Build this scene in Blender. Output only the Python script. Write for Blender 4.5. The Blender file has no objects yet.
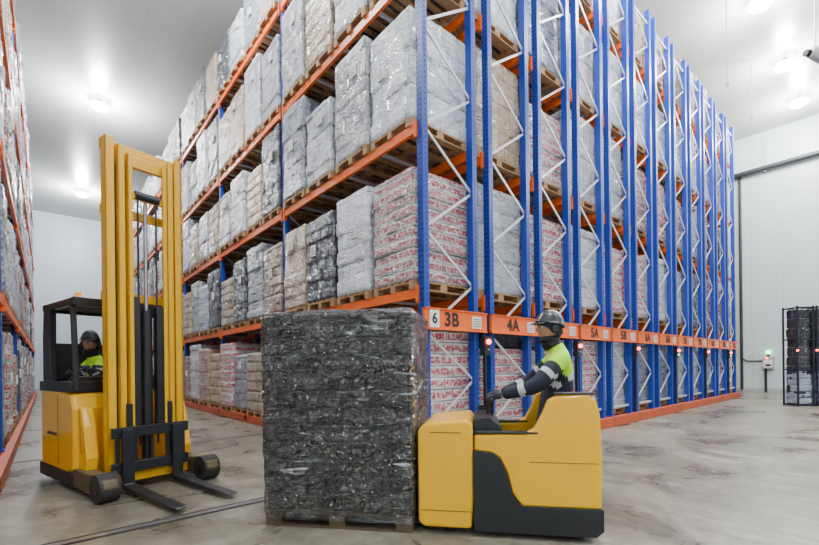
import bpy, math, random
from mathutils import Vector, Matrix, noise
random.seed(7)
scene=bpy.context.scene
col=scene.collection
pi=math.pi

# ------------------------------------------------------------------ materials
def newmat(name):
    m=bpy.data.materials.new(name); m.use_nodes=True
    nt=m.node_tree
    return m,nt,nt.nodes['Principled BSDF']
def N(nt,t,**k):
    n=nt.nodes.new(t)
    for a,b in k.items(): setattr(n,a,b)
    return n
def simple(name,c,rough=.5,metal=0,nscale=8,namt=.12,bump=0,emit=None,es=0,coat=0,spec=.5):
    m,nt,p=newmat(name)
    tc=N(nt,'ShaderNodeTexCoord'); nz=N(nt,'ShaderNodeTexNoise')
    nz.inputs['Scale'].default_value=nscale; nz.inputs['Detail'].default_value=5
    nt.links.new(tc.outputs['Object'],nz.inputs['Vector'])
    mx=N(nt,'ShaderNodeMix',data_type='RGBA')
    mx.inputs[6].default_value=(*[x*(1-namt) for x in c],1)
    mx.inputs[7].default_value=(*[min(1,x*(1+namt)) for x in c],1)
    nt.links.new(nz.outputs[0],mx.inputs[0]); nt.links.new(mx.outputs[2],p.inputs['Base Color'])
    p.inputs['Roughness'].default_value=rough; p.inputs['Metallic'].default_value=metal
    p.inputs['Coat Weight'].default_value=coat
    p.inputs['Specular IOR Level'].default_value=spec
    if bump:
        b=N(nt,'ShaderNodeBump'); b.inputs['Strength'].default_value=bump; b.inputs['Distance'].default_value=.01
        nt.links.new(nz.outputs[0],b.inputs['Height']); nt.links.new(b.outputs[0],p.inputs['Normal'])
    if emit:
        p.inputs['Emission Color'].default_value=(*emit,1); p.inputs['Emission Strength'].default_value=es
    return m

def wrap_mat(name,c1,c2,film=(.75,.77,.8),amt=.5,pc=None,pth=.5,pband=.2,lh=.22,cw=.32,rough=.17,bump=.7,lo=.45,hi=.62,mort=None,coat=0.0,bs=1.0,crease=.28,ior=1.8,cwid=.013,base_film=.12):
    m,nt,p=newmat(name); L=nt.links.new
    tc=N(nt,'ShaderNodeTexCoord')
    br=N(nt,'ShaderNodeTexBrick'); br.offset=.5
    br.inputs['Scale'].default_value=1; br.inputs['Brick Width'].default_value=cw; br.inputs['Row Height'].default_value=lh
    br.inputs['Mortar Size'].default_value=.009; br.inputs['Mortar Smooth'].default_value=.3
    br.inputs['Color1'].default_value=(*c1,1); br.inputs['Color2'].default_value=(*c2,1)
    mo=mort or [x*.15 for x in c1]
    br.inputs['Mortar'].default_value=(*mo,1)
    L(tc.outputs['UV'],br.inputs['Vector'])
    cur=br.outputs['Color']
    if pc:
        sep=N(nt,'ShaderNodeSeparateXYZ'); L(tc.outputs['UV'],sep.inputs[0])
        dv=N(nt,'ShaderNodeMath',operation='DIVIDE'); dv.inputs[1].default_value=lh; L(sep.outputs[1],dv.inputs[0])
        fr=N(nt,'ShaderNodeMath',operation='FRACT'); L(dv.outputs[0],fr.inputs[0])
        cp=N(nt,'ShaderNodeMath',operation='COMPARE'); cp.inputs[1].default_value=.5; cp.inputs[2].default_value=pband; L(fr.outputs[0],cp.inputs[0])
        mp=N(nt,'ShaderNodeMapping'); mp.inputs['Scale'].default_value=(20,12,1); L(tc.outputs['UV'],mp.inputs[0])
        nz=N(nt,'ShaderNodeTexNoise'); nz.inputs['Scale'].default_value=1; nz.inputs['Detail'].default_value=3; L(mp.outputs[0],nz.inputs[0])
        gt=N(nt,'ShaderNodeMath',operation='GREATER_THAN'); gt.inputs[1].default_value=pth; L(nz.outputs[0],gt.inputs[0])
        mu=N(nt,'ShaderNodeMath',operation='MULTIPLY'); L(cp.outputs[0],mu.inputs[0]); L(gt.outputs[0],mu.inputs[1])
        mx=N(nt,'ShaderNodeMix',data_type='RGBA'); L(mu.outputs[0],mx.inputs[0]); L(cur,mx.inputs[6]); mx.inputs[7].default_value=(*pc,1)
        cur=mx.outputs[2]
    oi=N(nt,'ShaderNodeObjectInfo')
    ad=N(nt,'ShaderNodeVectorMath',operation='ADD'); L(tc.outputs['UV'],ad.inputs[0])
    rm=N(nt,'ShaderNodeMath',operation='MULTIPLY'); rm.inputs[1].default_value=37; L(oi.outputs['Random'],rm.inputs[0]); L(rm.outputs[0],ad.inputs[1])
    mp=N(nt,'ShaderNodeMapping'); mp.inputs['Scale'].default_value=(2.2,9,1); mp.inputs['Rotation'].default_value=(0,0,.22); L(ad.outputs[0],mp.inputs[0])
    fn=N(nt,'ShaderNodeTexNoise'); fn.inputs['Scale'].default_value=1.6; fn.inputs['Detail'].default_value=8; fn.inputs['Roughness'].default_value=.7; fn.inputs['Distortion'].default_value=1.2
    L(mp.outputs[0],fn.inputs[0])
    rp=N(nt,'ShaderNodeMapRange'); rp.inputs[1].default_value=lo; rp.inputs[2].default_value=hi; rp.inputs[3].default_value=amt*base_film; rp.inputs[4].default_value=amt; L(fn.outputs[0],rp.inputs[0])
    mx=N(nt,'ShaderNodeMix',data_type='RGBA'); L(rp.outputs[0],mx.inputs[0]); L(cur,mx.inputs[6]); mx.inputs[7].default_value=(*film,1)
    # crumpled film : ridged bump, fold lines lightened in the colour as painted glints
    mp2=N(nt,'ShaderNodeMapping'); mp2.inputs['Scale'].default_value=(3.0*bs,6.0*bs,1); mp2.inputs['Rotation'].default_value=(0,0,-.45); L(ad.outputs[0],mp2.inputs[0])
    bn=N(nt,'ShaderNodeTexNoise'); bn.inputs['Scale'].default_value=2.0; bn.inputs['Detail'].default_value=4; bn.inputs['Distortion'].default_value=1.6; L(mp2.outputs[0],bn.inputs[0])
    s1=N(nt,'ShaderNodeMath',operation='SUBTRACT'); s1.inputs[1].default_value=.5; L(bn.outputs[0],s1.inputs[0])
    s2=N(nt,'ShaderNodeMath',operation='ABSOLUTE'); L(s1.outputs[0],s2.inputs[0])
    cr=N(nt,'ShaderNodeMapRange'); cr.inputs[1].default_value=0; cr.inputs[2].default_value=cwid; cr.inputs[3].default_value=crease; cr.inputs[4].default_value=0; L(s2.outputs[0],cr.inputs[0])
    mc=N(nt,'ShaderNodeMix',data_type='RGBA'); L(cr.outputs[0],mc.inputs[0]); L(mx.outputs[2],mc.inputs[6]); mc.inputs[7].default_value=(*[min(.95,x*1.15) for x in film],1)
    hs=N(nt,'ShaderNodeHueSaturation'); 
    vr=N(nt,'ShaderNodeMapRange'); vr.inputs[3].default_value=.64; vr.inputs[4].default_value=1.13; L(oi.outputs['Random'],vr.inputs[0])
    L(vr.outputs[0],hs.inputs['Value']); L(mc.outputs[2],hs.inputs['Color']); L(hs.outputs[0],p.inputs['Base Color'])
    b=N(nt,'ShaderNodeBump'); b.inputs['Strength'].default_value=bump; b.inputs['Distance'].default_value=.07
    L(s2.outputs[0],b.inputs['Height']); L(b.outputs[0],p.inputs['Normal'])
    if coat: L(b.outputs[0],p.inputs['Coat Normal'])
    p.inputs['Roughness'].default_value=rough; p.inputs['Coat Weight'].default_value=coat; p.inputs['Coat Roughness'].default_value=.08; p.inputs['IOR'].default_value=ior
    return m

M={}
M['blue']=simple('rack_blue_paint',(.006,.042,.34),.34,namt=.15)
M['blue_d']=simple('rack_slot_dark',(.002,.006,.03),.7)
M['orange']=simple('rack_orange_paint',(.85,.135,.008),.42,nscale=3,namt=.18)
M['orange_b']=simple('rack_base_orange',(.46,.07,.015),.5,nscale=3,namt=.25)
M['galv']=simple('galvanised_steel',(.62,.63,.65),.36,.3,nscale=20)
M['wood']=simple('pallet_wood',(.36,.21,.1),.8,nscale=9,namt=.4,bump=.4)
M['wood_d']=simple('old_pallet_wood',(.11,.075,.045),.85,nscale=9,namt=.4,bump=.4)
M['yellow']=simple('truck_yellow_paint',(.94,.49,.001),.28,nscale=2,namt=.06,coat=.4)
M['ochre']=simple('mast_yellow_paint',(.8,.43,.003),.34,nscale=3,namt=.12)
M['black']=simple('black_plastic',(.014,.016,.02),.4,nscale=12,namt=.2)
M['darkm']=simple('dark_steel',(.035,.04,.047),.36,.5,nscale=14,namt=.3)
M['rubber']=simple('rubber',(.026,.023,.021),.8,nscale=20,namt=.3)
M['brownd']=simple('dusty_leg_paint',(.1,.07,.03),.6,nscale=8,namt=.4)
M['steel']=simple('bright_steel',(.4,.4,.42),.3,.8)
M['white']=simple('white_label',(.8,.8,.78),.5,namt=.03)
M['ylabel']=simple('yellow_label',(.8,.65,.05),.5,namt=.03)
M['txt']=simple('black_ink',(.01,.01,.01),.6)
M['red']=simple('red_lamp',(.8,.02,.02),.4,emit=(1,.02,.015),es=22)
M['green']=simple('green_lamp',(.02,.6,.1),.4,emit=(.05,1,.2),es=8)
M['amber']=simple('amber_beacon',(.9,.35,.02),.25,emit=(1,.35,.02),es=.5)
M['lamp']=simple('lamp_lens',(1,1,1),.4,emit=(1,.99,.97),es=60)
M['hiviz']=simple('hiviz_fabric',(.4,.78,.01),.75,nscale=12,namt=.18,bump=.5)
M['navy']=simple('navy_workwear',(.01,.014,.03),.8,nscale=12,namt=.3,bump=.5)
M['reflect']=simple('reflective_tape',(.5,.52,.55),.4)
M['skin']=simple('skin',(.42,.22,.15),.5,nscale=20,namt=.08)
M['hat']=simple('knit_hood',(.012,.013,.018),.9,nscale=60,namt=.4,bump=.6)
M['helmet']=simple('dark_helmet_shell',(.02,.023,.03),.28,nscale=6,namt=.1,coat=.5)
M['glove']=simple('work_glove',(.03,.032,.04),.75,nscale=40,namt=.3,bump=.3)
M['eye']=simple('eye_dark',(.03,.02,.015),.2)
M['lip']=simple('lip',(.38,.15,.12),.5)
M['pipe']=simple('dark_pipe',(.022,.026,.03),.5)
M['groove']=simple('rail_groove_steel',(.016,.015,.013),.6)
M['grey']=simple('grey_enclosure',(.4,.41,.42),.5)
M['seat']=simple('seat_vinyl',(.03,.03,.033),.5)

# wrapped goods
WP={'W':(.23,.33),'R':(.17,.39),'C':(.25,.3),'G':(.2,.4),'K':(.18,.3),'B':(.21,.35),'S':(.28,.4),'T':(.2,.3)}
def wm(n,k,*a,**q): return wrap_mat(n,*a,lh=WP[k][0],cw=WP[k][1],**q)
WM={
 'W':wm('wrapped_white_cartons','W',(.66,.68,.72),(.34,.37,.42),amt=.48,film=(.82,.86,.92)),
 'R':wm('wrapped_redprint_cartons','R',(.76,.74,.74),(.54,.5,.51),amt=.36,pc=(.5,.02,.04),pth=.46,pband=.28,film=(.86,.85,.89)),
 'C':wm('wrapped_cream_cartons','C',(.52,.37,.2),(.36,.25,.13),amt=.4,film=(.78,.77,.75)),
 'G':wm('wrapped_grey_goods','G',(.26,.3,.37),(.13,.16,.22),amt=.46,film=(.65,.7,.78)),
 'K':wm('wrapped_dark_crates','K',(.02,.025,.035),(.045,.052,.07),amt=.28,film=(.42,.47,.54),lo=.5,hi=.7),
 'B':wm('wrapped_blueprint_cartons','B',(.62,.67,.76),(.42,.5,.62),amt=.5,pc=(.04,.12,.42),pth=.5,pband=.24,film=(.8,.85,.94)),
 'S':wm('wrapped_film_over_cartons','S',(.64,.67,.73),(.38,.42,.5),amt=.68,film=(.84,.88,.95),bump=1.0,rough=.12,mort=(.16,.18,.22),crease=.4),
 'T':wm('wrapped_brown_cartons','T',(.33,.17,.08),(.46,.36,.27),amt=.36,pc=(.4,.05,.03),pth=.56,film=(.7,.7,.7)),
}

# ------------------------------------------------------------------ mesh builder
class MB:
    def __init__(s): s.v=[];s.f=[];s.m=[];s.mats=[];s.sm=[]
    def mi(s,k):
        if k not in s.mats: s.mats.append(k)
        return s.mats.index(k)
    def add(s,vs,fs,mat,smooth=False):
        b=len(s.v); s.v+=[tuple(v) for v in vs]; mi=s.mi(mat)
        for f in fs: s.f.append([i+b for i in f]); s.m.append(mi); s.sm.append(smooth)
    def box(s,x0,x1,y0,y1,z0,z1,mat):
        vs=[(x,y,z) for x in(x0,x1) for y in(y0,y1) for z in(z0,z1)]
        s.add(vs,[(0,1,3,2),(4,6,7,5),(0,4,5,1),(2,3,7,6),(0,2,6,4),(1,5,7,3)],mat)
    def bar(s,p0,p1,w,h,mat,up=(0,0,1)):
        p0=Vector(p0);p1=Vector(p1);d=(p1-p0).normalized();u=Vector(up)
        if abs(d.dot(u))>.98: u=Vector((1,0,0))
        a=d.cross(u).normalized();b=a.cross(d).normalized()
        vs=[p+a*i*w/2+b*j*h/2 for p in(p0,p1) for i,j in((-1,-1),(1,-1),(1,1),(-1,1))]
        s.add(vs,[(0,1,2,3),(7,6,5,4),(0,4,5,1),(1,5,6,2),(2,6,7,3),(3,7,4,0)],mat)
    def cyl(s,p0,p1,r,mat,n=16,r2=None):
        p0=Vector(p0);p1=Vector(p1);r2=r if r2 is None else r2
        d=(p1-p0).normalized();u=Vector((0,0,1)) if abs(d.z)<.9 else Vector((1,0,0))
        a=d.cross(u).normalized();b=a.cross(d)
        vs=[]
        for p,rr in((p0,r),(p1,r2)):
            for i in range(n):
                t=2*pi*i/n; vs.append(p+a*math.cos(t)*rr+b*math.sin(t)*rr)
        s.add(vs,[(i,(i+1)%n,n+(i+1)%n,n+i) for i in range(n)],mat,True)
        s.add(vs,[tuple(range(n))[::-1],tuple(range(n,2*n))],mat)
    def tube(s,pts,r,mat,n=10):
        for a,b in zip(pts[:-1],pts[1:]): s.cyl(a,b,r,mat,n)
        for p in pts[1:-1]: s.ball(p,r,mat,8)
    def ball(s,c,r,mat,n=12,sc=(1,1,1)):
        vs=[];fs=[];m=max(4,n//2)
        for j in range(m+1):
            for i in range(n):
                a=2*pi*i/n;t=pi*j/m
                vs.append((c[0]+r*sc[0]*math.sin(t)*math.cos(a),c[1]+r*sc[1]*math.sin(t)*math.sin(a),c[2]+r*sc[2]*math.cos(t)))
        for j in range(m):
            for i in range(n): fs.append((j*n+i,(j+1)*n+i,(j+1)*n+(i+1)%n,j*n+(i+1)%n))
        s.add(vs,fs,mat,True)
    def prism(s,prof,y0,y1,mat):
        n=len(prof)
        vs=[(x,y0,z) for x,z in prof]+[(x,y1,z) for x,z in prof]
        s.add(vs,[tuple(range(n)),tuple(range(n,2*n))[::-1]]+[(i,i+n,(i+1)%n+n,(i+1)%n) for i in range(n)],mat)
    def mesh(s,name):
        me=bpy.data.meshes.new(name); me.from_pydata(s.v,[],s.f)
        for k in s.mats: me.materials.append(M.get(k) or WM[k])
        me.polygons.foreach_set('material_index',s.m); me.polygons.foreach_set('use_smooth',s.sm)
        me.update()
        import bmesh
        bm=bmesh.new(); bm.from_mesh(me); bmesh.ops.recalc_face_normals(bm,faces=bm.faces[:]); bm.to_mesh(me); bm.free()
        return me
    def obj(s,name,parent=None,bevel=0,seg=2,loc=(0,0,0),rot=(0,0,0)):
        o=bpy.data.objects.new(name,s.mesh(name)); col.objects.link(o); o.location=loc; o.rotation_euler=rot
        if parent: o.parent=parent
        if bevel:
            b=o.modifiers.new('bevel','BEVEL'); b.width=bevel; b.segments=seg; b.limit_method='ANGLE'; b.angle_limit=math.radians(35)
        return o
def empty(name,loc=(0,0,0),rz=0,parent=None):
    e=bpy.data.objects.new(name,None); col.objects.link(e); e.location=loc; e.rotation_euler=(0,0,rz); e.empty_display_size=.2
    if parent: e.parent=parent
    return e
def text(s,size,loc,parent,mat='txt',rot=(pi/2,0,0)):
    c=bpy.data.curves.new('lettering','FONT'); c.body=s; c.size=size; c.align_x='CENTER'; c.align_y='CENTER'; c.extrude=.002; c.offset=size*.03; c.space_character=1.08
    o=bpy.data.objects.new('lettering',c); col.objects.link(o); o.location=loc; o.rotation_euler=rot; o.parent=parent
    c.materials.append(M[mat]); return o

# ------------------------------------------------------------------ room
CZ=12.2; XW=25.6; YW=38; XL=-3.2
def plane_mat_floor():
    m,nt,p=newmat('concrete_floor'); L=nt.links.new
    tc=N(nt,'ShaderNodeTexCoord')
    n1=N(nt,'ShaderNodeTexNoise'); n1.inputs['Scale'].default_value=.75; n1.inputs['Detail'].default_value=9; n1.inputs['Roughness'].default_value=.65; n1.inputs['Distortion'].default_value=.8
    L(tc.outputs['Object'],n1.inputs[0])
    n2=N(nt,'ShaderNodeTexNoise'); n2.inputs['Scale'].default_value=6; n2.inputs['Detail'].default_value=10; n2.inputs['Roughness'].default_value=.75; L(tc.outputs['Object'],n2.inputs[0])
    r=N(nt,'ShaderNodeValToRGB'); e=r.color_ramp.elements
    e[0].position=.36; e[0].color=(.12,.108,.08,1); e[1].position=.64; e[1].color=(.285,.265,.21,1)
    L(n1.outputs[0],r.inputs[0])
    mx=N(nt,'ShaderNodeMix',data_type='RGBA',blend_type='OVERLAY'); mx.inputs[0].default_value=.95
    L(r.outputs[0],mx.inputs[6]); L(n2.outputs[0],mx.inputs[7])
    mp=N(nt,'ShaderNodeMapping'); mp.inputs['Scale'].default_value=(5,.5,1); mp.inputs['Rotation'].default_value=(0,0,.3); L(tc.outputs['Object'],mp.inputs[0])
    n3=N(nt,'ShaderNodeTexNoise'); n3.inputs['Scale'].default_value=1; n3.inputs['Detail'].default_value=6; L(mp.outputs[0],n3.inputs[0])
    mr=N(nt,'ShaderNodeMapRange'); mr.inputs[1].default_value=.48; mr.inputs[2].default_value=.7; mr.inputs[3].default_value=0; mr.inputs[4].default_value=.65; L(n3.outputs[0],mr.inputs[0])
    m2=N(nt,'ShaderNodeMix',data_type='RGBA'); L(mr.outputs[0],m2.inputs[0]); L(mx.outputs[2],m2.inputs[6]); m2.inputs[7].default_value=(.1,.088,.066,1)
    # tyre scuffs: thin wandering dark lines
    n4=N(nt,'ShaderNodeTexNoise'); n4.inputs['Scale'].default_value=.55; n4.inputs['Detail'].default_value=2; n4.inputs['Distortion'].default_value=.4; L(tc.outputs['Object'],n4.inputs[0])
    a1=N(nt,'ShaderNodeMath',operation='SUBTRACT'); a1.inputs[1].default_value=.52; L(n4.outputs[0],a1.inputs[0])
    a2=N(nt,'ShaderNodeMath',operation='ABSOLUTE'); L(a1.outputs[0],a2.inputs[0])
    a3=N(nt,'ShaderNodeMapRange'); a3.inputs[1].default_value=.002; a3.inputs[2].default_value=.009; a3.inputs[3].default_value=.4; a3.inputs[4].default_value=0; L(a2.outputs[0],a3.inputs[0])
    a4=N(nt,'ShaderNodeMath',operation='MULTIPLY'); L(a3.outputs[0],a4.inputs[0]); L(n2.outputs[0],a4.inputs[1])
    m3=N(nt,'ShaderNodeMix',data_type='RGBA'); L(a4.outputs[0],m3.inputs[0]); L(m2.outputs[2],m3.inputs[6]); m3.inputs[7].default_value=(.04,.036,.03,1)
    L(m3.outputs[2],p.inputs['Base Color'])
    rr=N(nt,'ShaderNodeMapRange'); rr.inputs[1].default_value=.3; rr.inputs[2].default_value=.7; rr.inputs[3].default_value=.18; rr.inputs[4].default_value=.48; L(n1.outputs[0],rr.inputs[0]); L(rr.outputs[0],p.inputs['Roughness'])
    b=N(nt,'ShaderNodeBump'); b.inputs['Strength'].default_value=.12; b.inputs['Distance'].default_value=.01; L(n2.outputs[0],b.inputs['Height']); L(b.outputs[0],p.inputs['Normal'])
    return m
def panel_mat(name,c,axis,width,rough=.4,line=.72):
    m,nt,p=newmat(name); L=nt.links.new
    tc=N(nt,'ShaderNodeTexCoord'); sp=N(nt,'ShaderNodeSeparateXYZ'); L(tc.outputs['Object'],sp.inputs[0])
    dv=N(nt,'ShaderNodeMath',operation='DIVIDE'); dv.inputs[1].default_value=width; L(sp.outputs[axis],dv.inputs[0])
    fr=N(nt,'ShaderNodeMath',operation='FRACT'); L(dv.outputs[0],fr.inputs[0])
    lt=N(nt,'ShaderNodeMath',operation='LESS_THAN'); lt.inputs[1].default_value=.015; L(fr.outputs[0],lt.inputs[0])
    nz=N(nt,'ShaderNodeTexNoise'); nz.inputs['Scale'].default_value=.5; nz.inputs['Detail'].default_value=4; L(tc.outputs['Object'],nz.inputs[0])
    a=N(nt,'ShaderNodeMix',data_type='RGBA'); L(nz.outputs[0],a.inputs[0]); a.inputs[6].default_value=(*[x*.93 for x in c],1); a.inputs[7].default_value=(*c,1)
    mx=N(nt,'ShaderNodeMix',data_type='RGBA'); L(lt.outputs[0],mx.inputs[0]); L(a.outputs[2],mx.inputs[6]); mx.inputs[7].default_value=(*[x*line for x in c],1)
    L(mx.outputs[2],p.inputs['Base Color']); p.inputs['Roughness'].default_value=rough
    return m
M['floor']=plane_mat_floor()
M['ceil']=panel_mat('ceiling_panels',(.5,.52,.52),0,1.2,.3,.85)
M['wallx']=panel_mat('insulated_wall_panels_side',(.56,.63,.64),1,1.15)
M['wally']=panel_mat('insulated_wall_panels_end',(.59,.66,.73),0,1.15)
YB=-9
def room(name,x0,x1,y0,y1,z0,z1,mat):
    b=MB(); b.box(x0,x1,y0,y1,z0,z1,mat); return b.obj(name)
room('floor',XL-.2,XW+.2,YB,YW+.2,-.2,0,'floor')
room('ceiling',XL-.2,XW+.2,YB,YW+.2,CZ,CZ+.2,'ceil')
room('wall_right',XW,XW+.2,YB,YW,0,CZ,'wallx')
room('wall_far',XL,XW,YW,YW+.2,0,CZ,'wally')
room('wall_left',XL-.2,XL,YB,YW,0,CZ,'wallx')
b=MB(); b.box(XW-.03,XW,YB,YW,0.0,.16,'grey'); b.obj('baseboard_right')
b=MB(); b.box(XL,XW,YW-.03,YW,0.0,.16,'grey'); b.obj('baseboard_far')

# ------------------------------------------------------------------ racks
X0=3.94; Y0=4.25; PER=1.43; DEP=1.13; BAY=4.4; NB=6
LEV=[2.48,4.78,7.0,9.3]; TOP=10.75; PW=.12
def rack_mesh():
    b=MB()
    for i in range(NB+1):
        y=i*BAY
        for xa in (0,DEP-.1):
            b.box(xa,xa+.1,y,y+PW,0.2,TOP,'blue')
            b.box(xa-.02,xa+.12,y-.02,y+PW+.02,.2,.225,'blue')
        z=.45; k=0
        while z<TOP-.8:
            p0=(.06,y+.06,z) if k%2==0 else (DEP-.06,y+.06,z)
            p1=(DEP-.06,y+.06,z+.72) if k%2==0 else (.06,y+.06,z+.72)
            b.bar(p0,p1,.02,.036,'galv'); z+=.72;k+=1
        for z in (.4,TOP-.35): b.bar((.08,y+.06,z),(DEP-.08,y+.06,z),.03,.05,'galv')
        z=.35
        while z<TOP-.1:
            fx=-.0015
            b.add([(fx,y+.03,z),(fx,y+.05,z),(fx,y+.05,z+.03),(fx,y+.03,z+.03)],[(0,1,2,3)],'blue_d')
            b.add([(fx,y+.075,z),(fx,y+.095,z),(fx,y+.095,z+.03),(fx,y+.075,z+.03)],[(0,1,2,3)],'blue_d')
            if i==0:
                fy=-.0015
                for xa in (.04,DEP-.06):
                    b.add([(xa,fy,z),(xa+.02,fy,z),(xa+.02,fy,z+.03),(xa,fy,z+.03)],[(0,1,2,3)],'blue_d')
            z+=.075
    for i in range(NB):
        ya=i*BAY+PW; yb=(i+1)*BAY
        for z in LEV:
            for xa in (-.025,DEP-.025):
                b.box(xa,xa+.05,ya,yb,z-.13,z,'orange')
                for yy in (ya-.0,yb-.01): b.box(xa-.012,xa+.062,yy-.015,yy+.025,z-.2,z+.05,'orange')
            for q in (.9,1.9,2.9,3.7): b.box(.03,DEP-.03,ya+q,ya+q+.05,z-.07,z-.03,'galv')
        for xa in (-.1,DEP):
            b.box(xa,xa+.1,ya-PW,yb,.02,.2,'orange_b')
    L=NB*BAY+PW
    for i in range(NB*2+1):
        y=i*BAY/2; b.box(-.1,DEP+.1,y,y+.12,.05,.19,'orange_b')
    b.box(-.13,DEP+.15,-.12,0,0.01,.21,'orange_b')
    for i in range(NB+1):
        for xa in (.25,DEP-.25): b.cyl((xa,i*BAY+.13,.1),(xa,i*BAY+.21,.1),.1,'darkm',14)
    b.box(-.06,DEP+.12,-.07,-.02,1.9,2.2,'orange')
    b.box(-.06,DEP+.12,-.09,-.02,2.185,2.2,'orange'); b.box(-.06,DEP+.12,-.09,-.02,1.9,1.915,'orange')
    return b.mesh('rack_structure')
RM=rack_mesh()

def pallet(b,cx,cy,w,d,z0=0,wm='wood'):
    x0=cx-d/2;x1=cx+d/2;y0=cy-w/2;y1=cy+w/2
    for k in range(3):
        yy=y0+k*(w-.1)/2
        b.box(x0,x1,yy,yy+.1,z0,z0+.022,wm)
        for j in range(3):
            xx=x0+j*(d-.14)/2; b.box(xx,xx+.14,yy,yy+.1,z0+.022,z0+.1,wm)
    for j in range(3):
        xx=x0+j*(d-.12)/2; b.box(xx,xx+.12,y0,y1,z0+.1,z0+.122,wm)
    for k in range(6):
        yy=y0+k*(w-.1)/5; b.box(x0,x1,yy,yy+.1,z0+.122,z0+.144,wm)

def load_mesh(name,key,w,d,h,seed,lh,cw,nper=30,nz=None,with_pallet=True,rough_amp=1.0,zb=.146,mat=None,topround=.02,wm='wood',labels=True,skirt=0,groove=1.0,film_amp=0,offs=0,bottle=0):
    """w along y, d along x"""
    b=MB()
    if with_pallet: pallet(b,0,0,w,d,0,wm)
    rnd=random.Random(seed)
    if labels:
        for sx in(-1,1):
            if rnd.random()<.7:
                yy=rnd.uniform(-.3,.15); zz=zb+rnd.uniform(.5,.75)*h; xx=sx*(d/2+.028)
                b.box(min(xx,xx-.03*sx),max(xx,xx-.03*sx),yy,yy+.16,zz,zz+.2,'ylabel' if rnd.random()<.2 else 'white')
                for q in range(3): b.box(min(xx,xx+.002*sx),max(xx,xx+.002*sx),yy+.02,yy+.14,zz+.04+q*.05,zz+.055+q*.05,'txt')
    hw=w/2;hd=d/2;R=.035
    pts=[]
    corners=[(-hd,-hw),(hd,-hw),(hd,hw),(-hd,hw)]
    s=0
    for c in range(4):
        a=Vector(corners[c]); e=Vector(corners[(c+1)%4]); dr=(e-a).normalized(); nn=Vector((dr.y,-dr.x)); Ls=(e-a).length
        for i in range(nper):
            t=i/nper; p=a+dr*Ls*t
            t0=t*Ls; n=nn.copy()
            dd=min(t0,Ls-t0)
            if dd<R*1.2:
                other=Vector((-dr.x,-dr.y)) if t0<Ls/2 else dr
                k=(1-dd/(R*1.2))
                n=(nn+other*k).normalized()
                p=p-(n*R*.4*k*k)
            pts.append((p.x,p.y,n.x,n.y,s+t0))
        s+=Ls
    tot=s
    nl=max(1,round(h/lh)); nz=nz or nl*7
    lay=[rnd.uniform(-.012,.012) for _ in range(nl+1)]
    uvs=[];vs=[]
    np_=len(pts)
    for j in range(nz+1):
        z=h*j/nz; li=min(nl-1,int(z/lh+1e-6)); fz=(z/lh)-int(z/lh)
        gz=max(0,1-min(fz,1-fz)/.07)
        off=.5*cw if li%2 else 0
        for (x,y,nx,ny,s_) in pts:
            fs=((s_+off)/cw)%1; gs=max(0,1-min(fs,1-fs)/.05)
            cell=rnd_cell(seed,li,int((s_+off)/cw))
            dsp=offs+lay[li]+cell*.01-groove*(.022*gz+.014*gs)
            if bottle: dsp-=bottle*(1-abs(math.sin(pi*(s_+off)/(cw/3))))
            q=Vector((x*2.2+seed*3.1,y*2.2,z*2.2))
            dsp+=rough_amp*(noise.noise(q)*.014+noise.noise(q*5)*.006)
            if film_amp:
                u=s_*1.0+z*.55; v=z-s_*.35
                n1=noise.noise(Vector((u*3.2,v*9,seed))); n2=noise.noise(Vector((u*7+9,v*16,seed+4)))
                dsp+=film_amp*((.5-abs(n1)*2)*.9+(.5-abs(n2)*2)*.45)
            if j==nz: dsp-=topround
            elif z>h-.03: dsp-=topround*.4
            vs.append((x+nx*dsp,y+ny*dsp,z+zb-(skirt*(1-z/.12) if z<.12 else 0)+(noise.noise(q*1.3)*.012 if j==nz else 0)))
            uvs.append((s_,z))
    fs=[];fuv=[]
    for j in range(nz):
        for i in range(np_):
            i2=(i+1)%np_
            fs.append((j*np_+i,j*np_+i2,(j+1)*np_+i2,(j+1)*np_+i))
            u2=uvs[i2][0] if i2 else tot
            fuv.append([(uvs[i][0],h*j/nz),(u2,h*j/nz),(u2,h*(j+1)/nz),(uvs[i][0],h*(j+1)/nz)])
    base=nz*np_
    last=base
    for k in (.85,.6,.3):
        st=len(vs)
        for i in range(np_):
            x,y,z=vs[base+i]; q=Vector((x*k*3,y*k*3,seed*1.7))
            vs.append((x*k,y*k,h+zb+.012+noise.noise(q)*.02))
        for i in range(np_):
            i2=(i+1)%np_; f=(last+i,last+i2,st+i2,st+i); fs.append(f); fuv.append([(vs[q_][0]+5,vs[q_][1]+5) for q_ in f])
        last=st
    f=tuple(last+i for i in range(np_)); fs.append(f); fuv.append([(vs[q_][0]+5,vs[q_][1]+5) for q_ in f])
    nb=len(b.f)
    b.add(vs,fs,key,True)
    me=bpy.data.meshes.new(name); me.from_pydata(b.v,[],b.f)
    for k in b.mats: me.materials.append(mat if (mat and k==key) else (M.get(k) or WM[k]))
    me.polygons.foreach_set('material_index',b.m); me.polygons.foreach_set('use_smooth',b.sm)
    uvl=me.uv_layers.new(name='UVMap')
    for pi_,uvf in enumerate(fuv):
        pl=me.polygons[nb+pi_]
        for k,li in enumerate(pl.loop_indices): uvl.data[li].uv=uvf[k]
    me.update(); return me
def rnd_cell(a,b_,c): 
    return (math.sin(a*12.9+b_*78.2+c*37.7)*43758.5)%1*2-1

LM={}
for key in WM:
    LM[key]=[load_mesh('load_'+key+str(v),key,.95,1.2,hh,ord(key)+v,*WP[key],nper=36) for v,hh in enumerate((1.78,1.5))]
    
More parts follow.
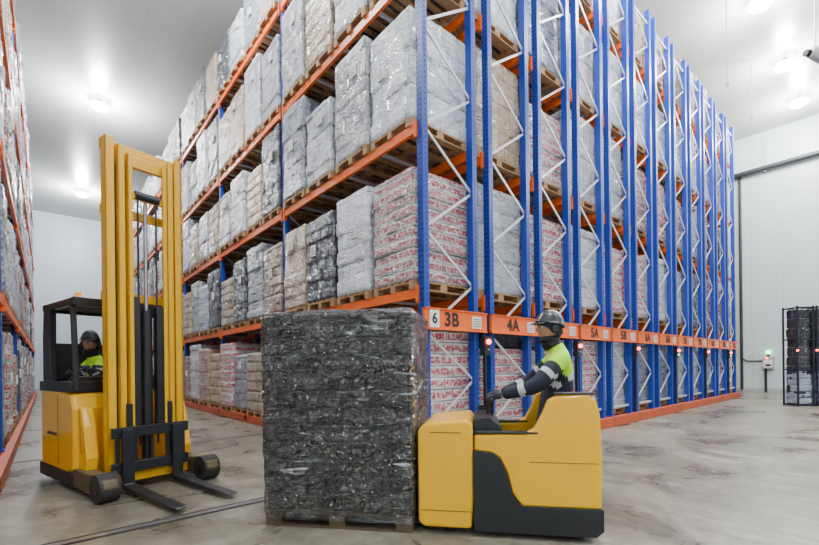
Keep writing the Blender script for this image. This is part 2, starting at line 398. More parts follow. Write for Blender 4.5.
def place_row(rx,rack_name,load_name,bays,explicit=None,seed=0,wt='W',pr=.16):
    e=empty(rack_name,(rx,Y0,0))
    o=bpy.data.objects.new('frames_and_beams',RM); col.objects.link(o); o.parent=e
    g=empty(load_name,(rx,Y0,0))
    rnd=random.Random(seed)
    for bi in bays:
        for li,z in enumerate([.2]+LEV):
            for p in range(4):
                k=rnd.choice(wt); v=0 if rnd.random()<.6 else 1
                if li<3 and rnd.random()<pr: k='R'
                if explicit and (bi,li,p) in explicit: k,v=explicit[(bi,li,p)]
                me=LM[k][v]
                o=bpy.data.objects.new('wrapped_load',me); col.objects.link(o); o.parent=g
                y=bi*BAY+PW+.54+p*1.065
                zz=z+.002
                o.location=(DEP/2+rnd.uniform(-.06,.0),y+rnd.uniform(-.02,.02),zz)
                o.rotation_euler=(0,0,rnd.choice((0,pi))+rnd.uniform(-.015,.015))
                o.scale=(1,1,rnd.uniform(.88,1.04) if li<4 else rnd.uniform(.72,.98))
    return e,g
ex={(0,1,0):('R',0),(0,1,1):('S',0),(0,1,2):('K',1),(0,1,3):('C',0),
    (0,2,0):('S',0),(0,2,1):('W',0),(0,2,2):('W',1),(0,2,3):('G',0),
    (1,2,0):('K',0),(1,2,1):('C',1),(1,2,2):('W',0),(1,2,3):('W',1),
    (1,1,0):('T',1),(1,1,1):('G',0),(1,1,2):('K',0),(1,1,3):('C',1),
    (0,0,3):('K',1),(1,0,0):('K',1),(1,0,1):('C',1),(0,0,0):('R',1),(0,0,1):('R',1),(1,0,2):('G',1),(1,0,3):('R',0),
    (0,3,0):('W',0),(0,3,1):('S',0),(0,3,2):('C',1),(0,3,3):('W',0)}
lab=['3B','4A','4B','5A','5B','6A','6B','7A','7B','8A','8B','9A']
for r in range(12):
    e,g=place_row(X0+r*PER,'mobile_pallet_rack','wrapped_pallet_loads',range(NB) if r==0 else range(2),ex if r==0 else ({(0,1,0):('S',0),(0,0,0):('R',1)} if r==1 else None),seed=r*11+3,
        wt='WWWWSSSSCCGGRKBTCK' if r==0 else 'WWWSSSCCRGGBKTT',pr=.12 if r==0 else .2)
    text(lab[r],.27,(.46 if r==0 else .5,-.075,2.045),e)
    b=MB()
    if r==0:
        b.box(.02,.2,-.085,-.07,1.93,2.17,'white')
    b.box(.9,1.1,-.085,-.07,1.95,2.13,'white')
    for q in range(4): b.box(.92,1.08,-.088,-.085,1.98+q*.035,1.99+q*.035,'txt')
    b.obj('label_plates',e)
    if r==0: text('6',.2,(.11,-.088,2.05),e)
    if r%2==0:
        b=MB(); b.box(DEP+.03,DEP+.17,-.1,.0,1.55,1.85,'darkm'); b.ball((DEP+.1,-.12,1.76),.04,'red',12); b.cyl((DEP+.1,-.1,1.64),(DEP+.1,-.125,1.64),.02,'green' if r in(6,10) else 'steel',10)
        b.box(DEP+.08,DEP+.12,-.06,-.02,.25,1.55,'darkm')
        b.obj('control_box_with_lamp',e)
place_row(-.5-DEP,'mobile_pallet_rack','wrapped_pallet_loads',range(1,NB),None,seed=99,wt='WWWSSGGCBBRRKTB')

for i in range(NB+1):
    y=Y0+i*BAY+.17
    b=MB(); b.box(-.4,XW-3.5,y-.075,y-.035,0.0005,.004,'groove'); b.box(-.4,XW-3.5,y+.035,y+.075,.0005,.004,'groove'); b.box(-.4,XW-3.5,y-.035,y+.035,.0005,.006,'steel')
    b.obj('floor_rail')

# ------------------------------------------------------------------ lamps
def lamp(x,y,pw):
    b=MB()
    b.cyl((0,0,0),(0,0,-.12),.05,'grey',10)
    b.cyl((0,0,-.12),(0,0,-.22),.1,'grey',20,.3)
    b.ball((0,0,-.26),.3,'lamp',20,(1,1,.45))
    o=b.obj('high_bay_lamp',loc=(x,y,CZ-.02))
    l=bpy.data.lights.new('bulb','POINT'); l.energy=pw; l.shadow_soft_size=.25; l.color=(.985,.985,.98)
    lo=bpy.data.objects.new('bulb',l); col.objects.link(lo); lo.parent=o; lo.location=(0,0,-.8)
for y in (-1.5,9.6,20.8,32): lamp(1.7,y,1550)
for x in (7,11.5,16,20,23.3): lamp(x,2.6,1050)
for x in (8,20): lamp(x,-4.5,1450)
# added strip lights behind the camera, put in for highlights on glossy surfaces
M['led']=simple('led_diffuser',(1,1,1),.4,emit=(.95,.97,1),es=30)
LZ=CZ-.01; LD=6.6
for (x,y) in ((-1.2,-4.5),(2.0,-4.5),(5.5,-4.5),(11,-5),(15,-5),(0.4,-7.5),(4.5,-7.5)):
    b=MB(); b.box(-1.1,1.1,-.13,.13,-LD,-LD+.09,'grey'); b.box(-1.05,1.05,-.11,.11,-LD-.02,-LD-.001,'led')
    for s in(-.8,.8): b.cyl((s,0,-LD+.09),(s,0,0),.01,'grey',6); b.cyl((s,0,-.03),(s,0,0),.05,'grey',10)
    o=b.obj('linear_led_ceiling_lamp',loc=(x,y,LZ))
    l=bpy.data.lights.new('led_panel','AREA'); l.shape='RECTANGLE'; l.size=2.1; l.size_y=.22; l.energy=75; l.color=(.96,.98,1)
    lo=bpy.data.objects.new('led_panel',l); col.objects.link(lo); lo.parent=o; lo.location=(0,0,-LD-.04)

# ------------------------------------------------------------------ people
def skin_body(name,verts,edges,radii,parent,matfn,mats,sub=2,loc=(0,0,0),rot=None):
    me=bpy.data.meshes.new(name+'_sk'); me.from_pydata(verts,edges,[]); me.update()
    o=bpy.data.objects.new(name+'_sk',me); col.objects.link(o)
    md=o.modifiers.new('s','SKIN'); md.use_smooth_shade=True; md.branch_smoothing=.6
    for i,r in enumerate(radii):
        sv=me.skin_vertices[0].data[i]; sv.radius=r if isinstance(r,tuple) else (r,r); sv.use_root=(i==0)
    s=o.modifiers.new('d','SUBSURF'); s.levels=sub; s.render_levels=sub
    dg=bpy.context.evaluated_depsgraph_get(); dg.update()
    ne=bpy.data.meshes.new_from_object(o.evaluated_get(dg)); ne.name=name
    bpy.data.objects.remove(o)
    ne.materials.clear()
    for m in mats: ne.materials.append(M[m])
    for p in ne.polygons:
        p.use_smooth=True; p.material_index=mats.index(matfn(p.center,verts,edges))
    ob=bpy.data.objects.new(name,ne); col.objects.link(ob); ob.parent=parent; ob.location=loc
    if rot is not None: ob.rotation_mode='QUATERNION'; ob.rotation_quaternion=rot
    return ob
def nearest(c,verts,edges):
    best=None
    for k,(a,b_) in enumerate(edges):
        A=Vector(verts[a]);B=Vector(verts[b_]);d=B-A;t=max(0,min(1,(c-A).dot(d)/d.length_squared))
        q=(A+d*t-c).length
        if best is None or q<best[0]: best=(q,k,t)
    return best

def make_head(parent,loc,yaw,pitch=0,scale=1):
    h=empty('head',loc,0,parent); h.rotation_euler=(0,pitch,yaw); h.scale=(scale,)*3
    n=44;m=32;vs=[];fs=[]
    for j in range(m+1):
        for i in range(n):
            a=2*pi*i/n;t=pi*j/m
            nx,ny,nz=math.sin(t)*math.cos(a),math.sin(t)*math.sin(a),math.cos(t)
            x=nx*.098;y=ny*.076;z=nz*.118
            if nz<0:
                k=-nz; y*=1-.28*k; x=x*(1-.12*k)+.014*k
                if nx<0: x*=1-.35*k
            g=lambda y0,z0,sy,sz: math.exp(-((ny-y0)/sy)**2-((nz-z0)/sz)**2)
            if nx>0:
                x+=.024*g(0,-.16,.13,.13)+.012*g(0,.0,.09,.16)
                x-=.012*(g(.36,.04,.2,.12)+g(-.36,.04,.2,.12))
                x+=.006*g(0,.2,.6,.09)
                x+=.007*g(0,-.48,.24,.06)+.008*g(0,-.78,.25,.12)-.004*g(0,-.56,.2,.03)
            vs.append((x,y,z))
    for j in range(m):
        for i in range(n): fs.append((j*n+i,(j+1)*n+i,(j+1)*n+(i+1)%n,j*n+(i+1)%n))
    b=MB(); b.add(vs,fs,'skin',True)
    for s in(-1,1):
        b.ball((.079,s*.028,.005),.012,'white',12); b.ball((.0885,s*.028,.005),.006,'eye',10)
        b.ball((.0,s*.077,-.005),.03,'skin',12,(.6,.3,1))
        b.bar((.09,s*.012,.024),(.082,s*.045,.022),.008,.006,'hat')
    b.bar((.0945,-.02,-.057),(.0945,.02,-.057),.008,.006,'lip')
    b.obj('face',h)
    def shell(a0,r,mat,front,backx,zoff,m=12,n=36,rim=.03):
        vs=[];fs=[]
        for j in range(m+1):
            for i in range(n):
                a=2*pi*i/n; back=.5-.5*math.cos(a)
                t=min((pi*front)*j/m*(1+backx*back),pi*.8)
                rr=r+(rim if j>=m-1 else 0)
                vs.append((math.sin(t)*math.cos(a)*.1*rr,math.sin(t)*math.sin(a)*.079*rr,math.cos(t)*.12*rr+zoff))
        for j in range(m):
            for i in range(n): fs.append((j*n+i,(j+1)*n+i,(j+1)*n+(i+1)%n,j*n+(i+1)%n))
        a0.add(vs,fs,mat,True)
    b=MB(); shell(b,1.07,'hat',.42,.9,.004)
    b.ball((.004,0,-.1),.088,'hat',20,(1.0,.86,.5))
    b.ball((-.015,0,-.14),.085,'hat',20,(1,1,.6))
    b.obj('hood_and_gaiter',h)
    b=MB(); shell(b,1.24,'helmet',.4,.3,.012,rim=.05)
    vs=[];fs=[];k=13
    for i in range(k):
        a=-1.0+2.0*i/(k-1)
        for rr,zz in((1.2,.05),(1.62,.036),(1.62,.03),(1.2,.042)):
            vs.append((math.cos(a)*.1*rr,math.sin(a)*.079*rr*(1 if rr<1.3 else .85),zz))
    for i in range(k-1):
        for q in range(4): fs.append((i*4+q,i*4+(q+1)%4,(i+1)*4+(q+1)%4,(i+1)*4+q))
    fs+= [(0,1,2,3),((k-1)*4+3,(k-1)*4+2,(k-1)*4+1,(k-1)*4)]
    b.add(vs,fs,'helmet')
    for s in(-1,1): b.cyl((-.005,s*.07,-.01),(-.005,s*.108,-.01),.034,'darkm',18,.028)
    b.obj('helmet',h)
    return h
def make_hand(parent,wrist,direction,backv,side=1,glove=True):
    """hand frame: x toward fingers, z back of hand; curls round a bar"""
    x=Vector(direction).normalized(); z=Vector(backv); z=(z-x*z.dot(x)).normalized(); y=z.cross(x)
    R=Matrix((x,y,z)).transposed().to_quaternion()
    mat=['glove' if glove else 'skin']
    fn=lambda c,v,e: mat[0]
    verts=[(0,0,0),(.03,0,0),(.06,0,0),(.082,0,0)]
    skin_body('palm',verts,[(0,1),(1,2),(2,3)],[(.026,.03),(.022,.036),(.018,.042),(.014,.042)],parent,fn,mat,2,wrist,R)
    for k,(yo,ln) in enumerate(((-.031,.8),(-.011,.95),(.011,1.0),(.031,.93))):
        v=[(.06,yo*.9,0),(.088,yo,0),(.088+.032*ln,yo*1.08,-.014),(.088+.04*ln,yo*1.05,-.038*ln),(.088+.018*ln,yo,-.058*ln)]
        skin_body('finger_%d'%(k+1),v,[(0,1),(1,2),(2,3),(3,4)],[.0105,.0105,.0095,.009,.0075],parent,fn,mat,2,wrist,R)
    s=side
    v=[(.015,.02*s,-.004),(.035,.042*s,-.014),(.062,.055*s,-.034),(.088,.045*s,-.048)]
    skin_body('thumb',v,[(0,1),(1,2),(2,3)],[.013,.0125,.011,.009],parent,fn,mat,2,wrist,R)

def make_person(name,loc,rz,J,headyaw,headpitch=0,hv=.07):
    e=empty(name,loc,rz)
    order=['pelvis','spine','chest','neckb','neck','shN','elN','wrN','shF','elF','wrF','hipN','knN','anN','toN','hipF','knF','anF','toF']
    verts=[J[k] for k in order]; ix={k:i for i,k in enumerate(order)}
    E=[('pelvis','spine'),('spine','chest'),('chest','neckb'),('neckb','neck'),('chest','shN'),('shN','elN'),('elN','wrN'),('chest','shF'),('shF','elF'),('elF','wrF'),
       ('pelvis','hipN'),('hipN','knN'),('knN','anN'),('anN','toN'),('pelvis','hipF'),('hipF','knF'),('knF','anF'),('anF','toF')]
    edges=[(ix[a],ix[b_]) for a,b_ in E]
    rad={'pelvis':.165,'spine':.17,'chest':.18,'neckb':.1,'neck':.065,'shN':.1,'shF':.1,'elN':.072,'elF':.072,'wrN':.046,'wrF':.046,
         'hipN':.11,'hipF':.11,'knN':.078,'knF':.078,'anN':.056,'anF':.056,'toN':.044,'toF':.044}
    zc=(J['chest'][2])
    def fn(c,v,ed):
        q,k,t=nearest(c,v,ed); a,b_=E[k]
        if b_ in('chest','neckb','neck','shN','shF') or (b_=='spine'):
            if c.z>zc-hv: return 'hiviz'
            if c.z>zc-hv-.05: return 'reflect'
            return 'navy'
        if b_ in('elN','elF'):
            return 'hiviz' if t<.3 else ('reflect' if .5<t<.64 else 'navy')
        if b_ in('wrN','wrF'):
            return 'reflect' if .3<t<.48 else 'navy'
        if b_ in('toN','toF'): return 'rubber'
        return 'navy'
    skin_body('clothed_body',verts,edges,[rad[k] for k in order],e,fn,['hiviz','reflect','navy','rubber'],3)
    make_head(e,J['head'],headyaw,headpitch,scale=1.04)
    return e

# ------------------------------------------------------------------ pallet truck + foreground load
TO=(2.34,2.63,0); TR=math.atan2(-.772,.635)
t=empty('ride_on_pallet_truck',TO,TR)
b=MB(); b.prism([(0,.1),(.05,.06),(.44,.06),(.46,.3),(.46,.9),(.42,.955),(.06,.925),(0,.86)],0,.8,'yellow'); b.obj('motor_cover',t,.025,3)
b=MB()
b.box(.455,.462,0.02,.78,.1,.9,'black')
b.prism([(.46,.05),(1.4,.05),(1.455,.1),(1.455,.27),(.86,.27),(.8,.3),(.765,.38),(.73,.52),(.68,.64),(.62,.69),(.46,.71)],-.015,.815,'black'); b.obj('lower_skirt',t,.012,2)
for nm,ya,yb in(('side_panel_near',0,.07),('side_panel_far',.73,.8)):
    b=MB(); b.prism([(.47,.7),(.6,.69),(.67,.65),(.73,.52),(.765,.37),(.84,.265),(1.445,.265),(1.455,.6),(1.44,1.0),(1.41,1.12),(1.34,1.165),(1.12,1.155),(1.05,1.12),(1.0,1.0),(.94,.89),(.86,.845),(.47,.835)],ya,yb,'yellow'); b.obj(nm,t,.02,3)
b=MB(); b.prism([(1.33,.285),(1.445,.285),(1.455,.6),(1.44,1.0),(1.41,1.12),(1.35,1.16),(1.33,1.1)],.07,.73,'yellow'); b.obj('rear_panel',t,.015,2)
b=MB(); b.box(1.29,1.33,.12,.68,.75,1.12,'seat'); b.obj('back_pad',t,.02,3)
b=MB()
b.box(.47,.97,-.005,.075,.845,.862,'black'); b.box(.47,.97,.725,.805,.845,.862,'black')
b.box(1.0,1.33,.08,.72,.15,.17,'rubber')
b.box(1.1,1.4,-.005,.08,1.16,1.178,'seat')
b.obj('armrest_trim_and_mat',t,.006,2)
b=MB(); b.prism([(.46,.3),(.74,.3),(.72,.8),(.68,.9),(.6,.97),(.46,.95)],.1,.7,'black')
b.cyl((.6,.4,.92),(.6,.4,1.08),.035,'black',14)
b.cyl((.61,.13,1.1),(.61,.67,1.1),.016,'rubber',12)
b.box(.58,.64,.3,.5,1.06,1.12,'black')
b.cyl((.52,.62,.97),(.52,.62,1.02),.03,'darkm',12)
b.obj('control_console',t,.01,2)
b=MB()
for y in(.14,.59): b.box(-1.18,.05,y,y+.16,.035,.092,'darkm')
for y in(.22,.67): b.cyl((-1.05,y-.05,.0405),(-1.05,y+.05,.0405),.04,'rubber',14)
b.obj('forks',t,.006,1)
b=MB()
for y in(.15,.65): b.cyl((.25,y-.05,.1),(.25,y+.05,.1),.1,'rubber',18)
for y in(.15,.65): b.cyl((1.3,y-.04,.07),(1.3,y+.04,.07),.07,'rubber',16)
b.obj('wheels',t)
b=MB(); b.box(.1,.36,-.004,.002,.845,.85,'black'); b.box(.02,.44,-.003,.0,.2,.205,'black'); b.box(.9,1.42,-.003,.0,.62,.624,'black'); b.obj('cover_seams',t)

# dark packs under a real clear-film skin
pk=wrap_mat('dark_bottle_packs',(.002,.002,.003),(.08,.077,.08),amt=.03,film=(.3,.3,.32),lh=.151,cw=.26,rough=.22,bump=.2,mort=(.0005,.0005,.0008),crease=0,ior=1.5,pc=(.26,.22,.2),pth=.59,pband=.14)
def film_mat():
    m=bpy.data.materials.new('clear_stretch_film'); m.use_nodes=True; nt=m.node_tree; nt.nodes.clear(); L=nt.links.new
    out=N(nt,'ShaderNodeOutputMaterial'); tr=N(nt,'ShaderNodeBsdfTransparent'); gl=N(nt,'ShaderNodeBsdfGlossy'); df=N(nt,'ShaderNodeBsdfDiffuse')
    tr.inputs[0].default_value=(.96,.97,.98,1); gl.inputs['Roughness'].default_value=.08; gl.inputs[0].default_value=(1,1,1,1); df.inputs[0].default_value=(.85,.88,.92,1)
    tc=N(nt,'ShaderNodeTexCoord')
    mp=N(nt,'ShaderNodeMapping'); mp.inputs['Scale'].default_value=(2.6,5.5,1); mp.inputs['Rotation'].default_value=(0,0,-.5); L(tc.outputs['UV'],mp.inputs[0])
    n=N(nt,'ShaderNodeTexNoise'); n.inputs['Scale'].default_value=1.5; n.inputs['Detail'].default_value=3; n.inputs['Distortion'].default_value=1.8; L(mp.outputs[0],n.inputs[0])
    s1=N(nt,'ShaderNodeMath',operation='SUBTRACT'); s1.inputs[1].default_value=.5; L(n.outputs[0],s1.inputs[0])
    s2=N(nt,'ShaderNodeMath',operation='ABSOLUTE'); L(s1.outputs[0],s2.inputs[0])
    b=N(nt,'ShaderNodeBump'); b.inputs['Strength'].default_value=1; b.inputs['Distance'].default_value=.16; L(s2.outputs[0],b.inputs['Height'])
    L(b.outputs[0],gl.inputs['Normal'])
    fr=N(nt,'ShaderNodeFresnel'); fr.inputs[0].default_value=1.85; L(b.outputs[0],fr.inputs['Normal'])
    m1=N(nt,'ShaderNodeMixShader'); L(fr.outputs[0],m1.inputs[0]); L(tr.outputs[0],m1.inputs[1]); L(gl.outputs[0],m1.inputs[2])
    n2=N(nt,'ShaderNodeTexNoise'); n2.inputs['Scale'].default_value=2.2; n2.inputs['Detail'].default_value=6; n2.inputs['Roughness'].default_value=.6; n2.inputs['Distortion'].default_value=1.5
    mp3=N(nt,'ShaderNodeMapping'); mp3.inputs['Scale'].default_value=(.6,4,1); mp3.inputs['Rotation'].default_value=(0,0,.35); L(tc.outputs['UV'],mp3.inputs[0]); L(mp3.outputs[0],n2.inputs[0])
    r=N(nt,'ShaderNodeMapRange'); r.inputs[1].default_value=.6; r.inputs[2].default_value=.72; r.inputs[3].default_value=.0; r.inputs[4].default_value=.6; L(n2.outputs[0],r.inputs[0])
    cr=N(nt,'ShaderNodeMapRange'); cr.inputs[1].default_value=0; cr.inputs[2].default_value=.008; cr.inputs[3].default_value=.3; cr.inputs[4].default_value=0; L(s2.outputs[0],cr.inputs[0])
    ad=N(nt,'ShaderNodeMath',operation='ADD',use_clamp=True); L(r.outputs[0],ad.inputs[0]); L(cr.outputs[0],ad.inputs[1])  # white streaks and fold lines painted diffuse, standing in for film reflections
    m2=N(nt,'ShaderNodeMixShader'); L(ad.outputs[0],m2.inputs[0]); L(m1.outputs[0],m2.inputs[1]); L(df.outputs[0],m2.inputs[2])
    L(m2.outputs[0],out.inputs[0]); return m
me=load_mesh('dark_pack_stack','K',.9,1.32,1.72,5,.151,.26,nper=110,nz=172,rough_amp=.7,mat=pk,topround=.02,wm='wood_d',labels=False,groove=1.3,bottle=.01)
o=bpy.data.objects.new('wrapped_crate_pallet',me); col.objects.link(o)
c=Vector((-.71,.45,0)); o.location=Vector(TO)+Matrix.Rotation(TR,3,'Z')@c; o.rotation_euler=(0,0,TR)
mf=load_mesh('stretch_film','K',.9,1.32,1.74,5,.44,5,nper=110,nz=170,rough_amp=.6,mat=film_mat(),topround=.03,labels=False,with_pallet=False,groove=.3,film_amp=.011,offs=.028,skirt=.07)
of=bpy.data.objects.new('stretch_film',mf); col.objects.link(of); of.parent=o

J=dict(pelvis=(1.14,.4,.99),spine=(1.19,.4,1.14),chest=(1.22,.4,1.34),neckb=(1.19,.4,1.52),neck=(1.16,.4,1.6),
 shN=(1.2,.21,1.46),elN=(.98,.13,1.22),wrN=(.7,.22,1.14),shF=(1.2,.59,1.46),elF=(.99,.68,1.24),wrF=(.71,.56,1.14),
 hipN=(1.13,.31,.95),knN=(1.02,.27,.57),anN=(1.12,.27,.23),toN=(.97,.27,.2),hipF=(1.13,.49,.95),knF=(1.02,.53,.57),anF=(1.12,.53,.23),toF=(.97,.53,.2),head=(1.13,.4,1.72))
dvr=make_person('pallet_truck_driver',TO,TR,J,pi+.25,0,.02)
make_hand(dvr,(.705,.22,1.138),(-1,0,-.0),(0,0,1),-1)
make_hand(dvr,(.705,.56,1.138),(-1,0,-.0),(0,0,1),1)

# ------------------------------------------------------------------ reach truck
RO=(1.03,5.48,0); RR=math.atan2(-.968,.236)
r=empty('reach_truck',RO,RR)
for s,nm in((-1,'near'),(1,'far')):
    y0=min(s*.63,s*.47);y1=max(s*.63,s*.47)
    b=MB(); b.prism([(-1.0,.06),(-.3,.05),(-.05,.08),(.02,.16),(-.02,.25),(-.15,.3),(-.4,.27),(-1.0,.27)],y0,y1,'brownd'); b.obj('straddle_leg_'+nm,r,.02,2)
    b=MB(); b.cyl((-.14,y0-.015,.15),(-.14,y1+.015,.15),.15,'rubber',24); b.cyl((-.14,y0-.022,.15),(-.14,y1+.022,.15),.06,'darkm',16); b.obj('load_wheel_'+nm,r)
b=MB(); b.prism([(-1.98,.12),(-.86,.12),(-.82,.2),(-.82,.95),(-.9,1.12),(-1.3,1.2),(-1.94,1.2),(-2.02,1.1),(-2.03,.3)],-.63,.63,'yellow'); b.obj('chassis_body',r,.05,4)
b=MB(); b.box(-2.05,-.84,-.64,.64,.06,.22,'black'); b.box(-2.0,-.9,-.645,.645,1.14,1.26,'black')
b.box(-1.35,-1.34,-.634,-.62,.25,1.1,'black'); b.box(-1.75,-1.4,-.636,-.62,.6,.64,'black')
b.obj('bumper_and_trim',r,.02,2)
b=MB(); b.cyl((-1.6,-.3,.17),(-1.6,.0,.17),.17,'rubber',20); b.obj('drive_wheel',r)
b=MB()
for ya,yb in((-.58,-.46),(.46,.58)): b.prism([(-.86,.2),(-.62,.25),(-.58,.4),(-.66,.75),(-.74,.95),(-.82,.98),(-.76,.7),(-.72,.45),(-.86,.4)],ya,yb,'yellow')
b.obj('reach_struts',r,.015,2)
b=MB()
for y in(-.57,.57):
    b.prism([(-2.0,1.2),(-1.7,1.2),(-1.75,1.7),(-1.73,2.2),(-1.96,2.2),(-2.0,1.8)],y-.04,y+.04,'black')
    b.bar((-.9,y,1.15),(-1.0,y,2.2),.055,.055,'black')
    b.bar((-2.0,y,2.2),(-.92,y,2.2),.08,.08,'black')
for k in range(7): b.bar((-1.9+k*.15,-.57,2.21),(-1.9+k*.15,.57,2.21),.05,.045,'black')
b.bar((-.92,-.6,2.2),(-.92,.6,2.2),.09,.1,'black'); b.bar((-1.97,-.6,2.2),(-1.97,.6,2.2),.09,.1,'black')
b.box(-2.0,-1.84,-.55,.55,1.2,1.75,'black')
b.obj('overhead_guard',r,.012,2)
b=MB(); b.cyl((-1.4,-.4,2.24),(-1.4,-.4,2.28),.06,'black',16); b.cyl((-1.4,-.4,2.28),(-1.4,-.4,2.37),.045,'amber',16,.035); b.obj('beacon',r)
b=MB(); b.box(-1.74,-1.23,-.35,.2,.85,.98,'seat'); b.box(-1.74,-1.23,.1,.24,.95,1.55,'seat'); b.obj('seat',r,.03,3)
b=MB(); b.box(-1.2,-.95,-.55,.5,1.1,1.32,'black'); b.tube([(-1.13,-.36,1.28),(-1.13,-.36,1.4)],.02,'black'); b.cyl((-1.08,-.12,1.3),(-1.08,-.12,1.37),.1,'black',20); b.obj('dashboard',r,.02,2)
# mast
b=MB(); MT=4.06
for s in(-1,1):
    def fl(x0,x1,ya,yb,z0,z1,mt='ochre'): b.box(x0,x1,min(ya*s,yb*s),max(ya*s,yb*s),z0,z1,mt)
    fl(-.58,-.44,.395,.42,.08,MT); fl(-.58,-.555,.32,.42,.08,MT); fl(-.465,-.44,.33,.42,.08,MT)
    fl(-.535,-.41,.285,.305,.12,MT-.07); fl(-.43,-.41,.235,.305,.12,MT-.07); fl(-.535,-.515,.235,.305,.12,MT-.07)
    fl(-.5,-.38,.2,.215,.14,MT-.15); fl(-.395,-.38,.165,.215,.14,MT-.15)
    fl(-.555,-.465,.31,.39,.1,MT-.3,'darkm') ; 
b.box(-.62,-.56,-.42,.42,MT-.13,MT,'ochre'); b.box(-.62,-.57,-.42,.42,3.2,3.3,'ochre'); b.box(-.62,-.57,-.42,.42,2.2,2.3,'ochre')
b.box(-.56,-.5,-.3,.3,MT-.17,MT-.07,'ochre'); b.box(-.5,-.44,-.21,.21,MT-.28,MT-.15,'ochre'); b.box(-.46,-.41,-.21,.21,3.4,3.47,'ochre')
b.box(-.62,-.4,-.44,.44,.1,.22,'ochre')
b.obj('mast_channels',r,.005,1)
b=MB()
b.cyl((-.47,0,.2),(-.47,0,2.1),.06,'black',16); b.cyl((-.47,0,2.1),(-.47,0,3.4),.022,'steel',14)
for y in(-.1,.1): b.box(-.43,-.41,y-.01,y+.01,.5,3.45,'darkm')
b.cyl((-.42,-.13,3.45),(-.42,.13,3.45),.05,'darkm',16)
b.box(-.5,-.4,-.17,-.09,.7,2.25,'black'); b.box(-.5,-.4,.09,.17,.7,2.15,'black')
b.obj('lift_cylinder_and_chains',r,.004,1)
b=MB()
b.box(-.38,-.33,-.42,.42,.62,.74,'black'); b.box(-.38,-.33,-.42,.42,.22,.34,'black')
for y in(-.36,-.18,0,.18,.36): b.box(-.375,-.335,y-.02,y+.02,.3,.66,'black')
for y in(-.22,.22): b.box(-.46,-.37,y-.03,y+.03,.2,1.0,'black')
b.obj('fork_carriage',r,.006,1)
b=MB()
for y in(-.27,.27):
    b.prism([(-.33,.72),(-.285,.72),(-.285,.1),(.3,.075),(.9,.06),(.9,.045),(-.3,.045),(-.33,.08)],y-.06,y+.06,'darkm')
b.obj('forks',r,.006,1)
dx=-.08
J=dict(pelvis=(-1.4,-.12,1.08),spine=(-1.4,-.14,1.22),chest=(-1.38,-.18,1.4),neckb=(-1.37,-.22,1.55),neck=(-1.36,-.24,1.61),
 shN=(-1.57,-.2,1.48),elN=(-1.6,-.36,1.27),wrN=(-1.42,-.48,1.37),shF=(-1.18,-.22,1.48),elF=(-1.08,-.3,1.3),wrF=(-1.07,-.36,1.42),
 hipN=(-1.5,-.16,1.06),knN=(-1.5,-.45,1.06),anN=(-1.5,-.48,.75),toN=(-1.5,-.56,.72),hipF=(-1.3,-.16,1.06),knF=(-1.28,-.45,1.06),anF=(-1.28,-.48,.75),toF=(-1.28,-.56,.72),head=(-1.34,-.27,1.745))
J={k:(v[0]+dx,v[1],v[2]) for k,v in J.items()}
d2=make_person('reach_truck_driver',RO,RR,J,-pi/2+.9,.05)
make_hand(d2,(-1.5,-.48,1.37),(.8,-.1,.1),(0,0,1),1)
make_hand(d2,(-1.15,-.355,1.43),(0,-1,-.2),(0,0,1),1)

# ------------------------------------------------------------------ right-hand wall things
b=MB(); b.cyl((XW-.25,-8,10.4),(XW-.25,5.3,10.4),.12,'pipe',14); b.cyl((XW-.25,5.3,10.4),(XW,5.3,10.4),.12,'pipe',12); b.ball((XW-.25,5.3,10.4),.125,'pipe')
for y in(-6,-3,0,2,4): b.box(XW-.3,XW,y,y+.04,10.24,10.28,'grey'); b.cyl((XW-.25,y,10.4),(XW-.25,y,CZ-.005),.012,'grey',6)
b.obj('wall_pipe')
b=MB(); b.cyl((XW-.06,5.0,.1),(XW-.06,5.0,10.4),.06,'pipe',10); b.tube([(XW-.04,4.0,1.45),(XW-.04,4.8,1.45),(XW-.04,5.0,1.6)],.03,'pipe',8); b.obj('wall_conduit')
b=MB(); b.box(XW-.2,XW,3.8,4.2,1.1,1.65,'grey'); b.box(XW-.21,XW-.2,3.85,4.15,1.15,1.5,'white'); b.cyl((XW-.1,4.0,1.65),(XW-.1,4.0,1.77),.05,'darkm',12); b.ball((XW-.1,4.0,1.85),.1,'green',14)
b.ball((XW-.22,4.05,1.58),.04,'red',12)
b.cyl((XW-.1,4.1,.0),(XW-.1,4.1,1.1),.05,'darkm',10); b.box(XW-.22,XW-.2,3.9,4.1,1.2,1.3,'txt'); b.obj('wall_control_box')
for x,y,h in((14.5,3.1,3.0),(19.2,3.4,2.0),(22.5,5.2,2.6)):
    b=MB(); b.cyl((x,y,CZ-.005),(x,y,CZ-h),.015,'grey',8); b.cyl((x,y,CZ-h),(x,y,CZ-h-.12),.05,'grey',12,.02); b.obj('ceiling_drop_rod')
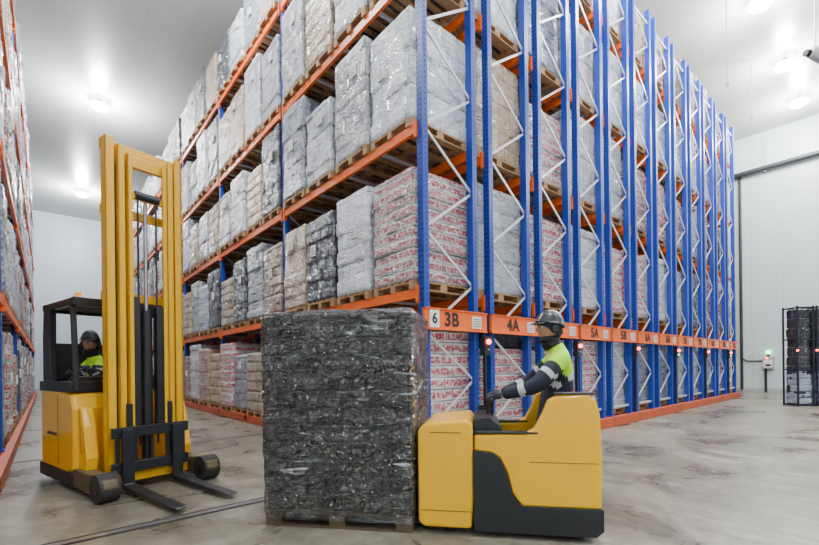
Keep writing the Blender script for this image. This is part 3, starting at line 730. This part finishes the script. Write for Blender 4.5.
b=MB(); b.cyl((16.6,1.5,CZ-.005),(16.6,1.5,10.3),.02,'grey',8); b.cyl((16.4,1.6,10.1),(16.8,1.3,10.1),.12,'grey',16,.26); b.cyl((16.3,1.68,10.1),(16.42,1.59,10.1),.09,'darkm',14); b.box(16.56,16.66,1.45,1.55,10.1,10.35,'grey'); b.obj('hanging_horn_speaker')
# dark framed wrapped crate towers
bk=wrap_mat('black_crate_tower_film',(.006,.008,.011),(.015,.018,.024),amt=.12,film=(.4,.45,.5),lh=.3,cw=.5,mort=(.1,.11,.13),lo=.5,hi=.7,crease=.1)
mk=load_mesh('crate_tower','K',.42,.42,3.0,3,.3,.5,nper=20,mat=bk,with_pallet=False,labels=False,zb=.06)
mg=load_mesh('film_tower_base','G',.44,.44,1.05,4,.2,.3,nper=16,with_pallet=False,labels=False,zb=0)
for (x,y) in((18.2,2.12),(18.64,1.72)):
    e=empty('framed_crate_tower',(x,y,0),-.7)
    o=bpy.data.objects.new('crates',mk); col.objects.link(o); o.parent=e
    o2=bpy.data.objects.new('lower_film_wrap',mg); col.objects.link(o2); o2.parent=e; o2.location=(0,0,.06); o2.scale=(1.03,1.03,1)
    b=MB()
    for sx in(-1,1):
        for sy in(-1,1): b.box(sx*.25-.02,sx*.25+.02,sy*.25-.02,sy*.25+.02,0,3.15,'navy')
    for z in(.03,1.15,2.1,3.1):
        for s_ in(-1,1): b.box(-.25,.25,s_*.25-.015,s_*.25+.015,z-.02,z+.02,'navy'); b.box(s_*.25-.015,s_*.25+.015,-.25,.25,z-.02,z+.02,'navy')
    b.ball((-.27,-.27,1.75),.03,'red',10)
    b.obj('frame',e)

# ------------------------------------------------------------------ world + camera
w=bpy.data.worlds.new('World'); scene.world=w; w.use_nodes=True
w.node_tree.nodes['Background'].inputs[0].default_value=(.9,.95,1,1); w.node_tree.nodes['Background'].inputs[1].default_value=.38
cam=bpy.data.cameras.new('camera'); co=bpy.data.objects.new('camera',cam); col.objects.link(co)
co.location=(0,0,1.4); co.rotation_euler=(pi/2,math.radians(.65),math.radians(-40.7))
cam.sensor_width=36; cam.lens=422/819*36; cam.shift_y=(366-272.5)/819; cam.clip_start=.05; cam.clip_end=200
scene.camera=co
